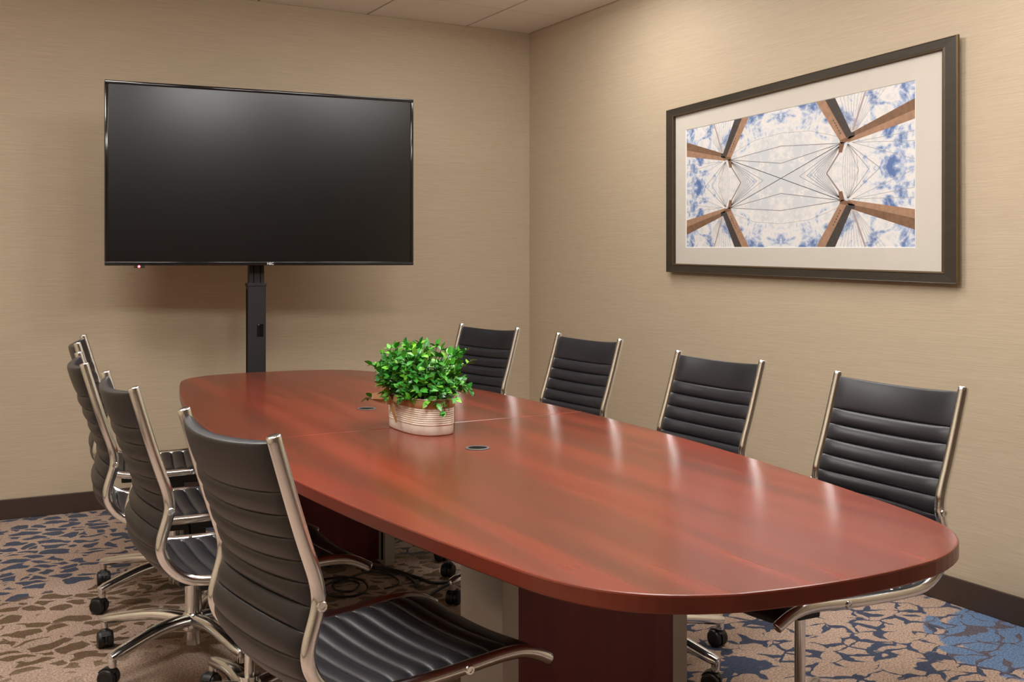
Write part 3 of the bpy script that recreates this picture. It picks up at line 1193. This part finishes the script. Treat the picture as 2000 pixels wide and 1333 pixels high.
kx, ky, kz = -.079, .020, .090
strip([(kx, ky, kz), (kx - .014, ky + .045, kz + .010), (kx - .030, ky + .105, kz + .004), (kx - .016, ky + .085, kz - .006), (kx - .004, ky + .03, kz - .006), (kx, ky, kz)], [.010, .022, .016, .020, .010], 'bow_loop')
strip([(kx, ky, kz), (kx - .010, ky - .018, kz + .010), (kx - .014, ky - .05, kz + .006), (kx - .006, ky - .03, kz - .003), (kx, ky, kz)], [.010, .018, .014, .010], 'bow_loop')
strip([(kx - .003, ky, kz), (kx - .010, ky - .010, kz - .018), (kx - .010, ky - .026, kz - .042), (kx - .008, ky - .034, kz - .062)], [.012, .024, .018, .008], 'bow_tail', wdir=Vector((0, 1, .2)))
MB().tube([(kx - .002, ky - .009, kz), (kx - .006, ky, kz + .001), (kx - .002, ky + .009, kz)], [.006, .0085, .006], 8).build('bow_knot', 'burlap', rib, True)


def leaf_mesh(l, w):
    vs = [(0, 0, 0), (l * .30, w * .42, l * .05), (l * .62, w * .40, l * .04), (l, 0, -l * .10), (l * .62, -w * .40, l * .04), (l * .30, -w * .42, l * .05), (l * .32, 0, -.0005), (l * .66, 0, -l * .03)]
    fs = [(0, 6, 1), (6, 7, 2, 1), (7, 3, 2), (0, 5, 6), (5, 4, 7, 6), (4, 3, 7)]
    return vs, fs


LEAF = leaf_mesh(.026, .0168)
LEAF_ME = [mesh_from('leaf', *leaf_mesh(.026 * q, .0168 * q * r_), 'leaf', smooth_on=True) for q, r_ in ((1.0, 1.0), (1.15, .95), (.82, 1.05))]
leaves, stems = [], MB()
RX, RY, RZ = .128, .178, .150


def add_sprig(p0, p1, droop, nl):
    mid = (p0 + p1) / 2 + Vector((0, 0, .02 - droop))
    pts = catmull([p0, mid, p1], 4)
    stems.tube(pts, [.0011] * len(pts), 4)
    n = len(pts)
    for q in range(nl):
        t = .38 + .62 * q / (nl - 1)
        i = min(n - 2, int(t * (n - 1)))
        p = pts[i].lerp(pts[i + 1], t * (n - 1) - i)
        tg = (pts[i + 1] - pts[i]).normalized()
        for sg in ((1, -1) if q < nl - 1 else (1, -1, 0)):
            side = tg.cross(Vector((rng.gauss(0, .5), rng.gauss(0, .5), 1))).normalized()
            d = (tg * (.45 if sg else 1.0) + side * sg * .9 + Vector((rng.gauss(0, .25), rng.gauss(0, .25), rng.gauss(.1, .3)))).normalized()
            upv = (Vector((rng.gauss(0, .35), rng.gauss(0, .35), 1)) + (p - Vector((0, 0, .12))).normalized() * .8)
            y_ = upv.cross(d).normalized()
            z_ = d.cross(y_)
            mt = Matrix((d, y_, z_)).transposed().to_4x4()
            mt.translation = p
            leaves.append((p.copy(), mt, rng.randrange(3)))


for i in range(175):
    th_ = rng.random() * 2 * math.pi
    u = rng.random()
    el = math.asin(min(1, u * 1.02)) if rng.random() < .75 else rng.uniform(-.12, .2)
    ce, se = math.cos(el), math.sin(el)
    d = Vector((math.cos(th_) * max(ce, 0) ** .62, math.sin(th_) * max(ce, 0) ** .62, math.copysign(abs(se) ** .72, se)))
    k = rng.uniform(.80, 1.0)
    p1 = Vector((d.x * RX * k, d.y * RY * k, PH + .022 + d.z * RZ * k * .92))
    p0 = Vector((d.x * PA * .6, d.y * PB * .6, PH - .018))
    add_sprig(p0, p1, rng.uniform(-.01, .02), rng.choice((4, 5, 5)))
# a few stray shoots: right, lower left, and one spilling over the front rim
for p1, dr in ((Vector((.165, -.02, .205)), 0), (Vector((.172, .03, .235)), 0), (Vector((.14, -.06, .12)), 0), (Vector((.15, .02, .13)), 0), (Vector((-.11, .16, .085)), .02),
               (Vector((-.135, .06, .20)), 0), (Vector((.0, -.172, .075)), -.035), (Vector((.012, -.168, .090)), -.035), (Vector((-.02, -.166, .10)), -.03)):
    add_sprig(Vector((p1.x * .45, max(-PB * .8, min(PB * .8, p1.y * .8)), PH - .005)), p1, dr, 5)
stems.build('stems', 'stem', plant)['kind'] = 'stuff'
camloc = Vector((0, 0, CAM_H)) - PC
leaves.sort(key=lambda q: (q[0] - Vector((0, 0, .13))).normalized().dot((camloc - Vector((0, 0, .13))).normalized()) * (q[0] - Vector((0, 0, .13))).length, reverse=True)
for p, mt, kd in leaves[:300]:
    o = link('leaf', LEAF_ME[kd], plant)
    o.matrix_local = mt
mb = MB()
for p, mt, kd in leaves[300:]:
    q = (1.0, 1.15, .82)[kd]
    mb.add([mt @ (Vector(v) * q) for v in LEAF[0]], LEAF[1])
fo = link('foliage', mesh_from('foliage', mb.v, mb.f, 'leaf', smooth_on=True), plant)
fo['kind'] = 'stuff'

# ================================================================== cables on the carpet under the table
CZ0 = .006


def cable(label, pts, r=.0042, plug=None):
    c = empty('power_cable', (pts[0][0], pts[0][1], 0))
    o0 = Vector((pts[0][0], pts[0][1], 0))
    P = catmull([Vector((x, y, (z[0] if z else CZ0))) - o0 for x, y, *z in pts], 8)
    MB().tube(P, r, 8).build('cord', 'rubber', c, True)
    if plug:
        d = (P[-1] - P[-2]).normalized()
        MB().tube([P[-1] - d * .004, P[-1] + d * .006, P[-1] + d * .035, P[-1] + d * .042], [.005, .009, .010, .006], 8).build('plug', plug, c, True)
    return tag(c, label, 'cable', 'black cables on the carpet under the table')


cable('thick black cable running straight across the carpet from the far pedestal', [(1.62, 4.12), (1.66, 4.10), (1.70, 4.04), (1.74, 3.90), (1.77, 3.80), (1.86, 3.80), (1.98, 3.88)], .0055)
cable('black cable crossing beside the caster under the table, right of the others', [(1.88, 3.79), (1.80, 3.76), (1.72, 3.70), (1.62, 3.62), (1.52, 3.60)], .0055)
cable('short black cable ending in a grey plug under the table', [(1.64, 4.10), (1.68, 4.03), (1.71, 3.94), (1.70, 3.83)], .0042, 'grey_plug')
cable('thin black cable curling in an open loop by the far pedestal', [(1.58, 4.10), (1.64, 4.03), (1.66, 3.95), (1.65, 3.88), (1.61, 3.84), (1.57, 3.83)], .0035)
cable('black cable coiled in small loops on the carpet left of the others', [(1.60, 4.08), (1.50, 4.03), (1.42, 3.98), (1.40, 3.90), (1.45, 3.86), (1.50, 3.92, .012), (1.45, 3.99, .014), (1.37, 3.94, .014), (1.36, 3.85), (1.43, 3.80), (1.50, 3.83, .012), (1.52, 3.94, .016), (1.47, 4.02, .014), (1.38, 4.06)], .0042)
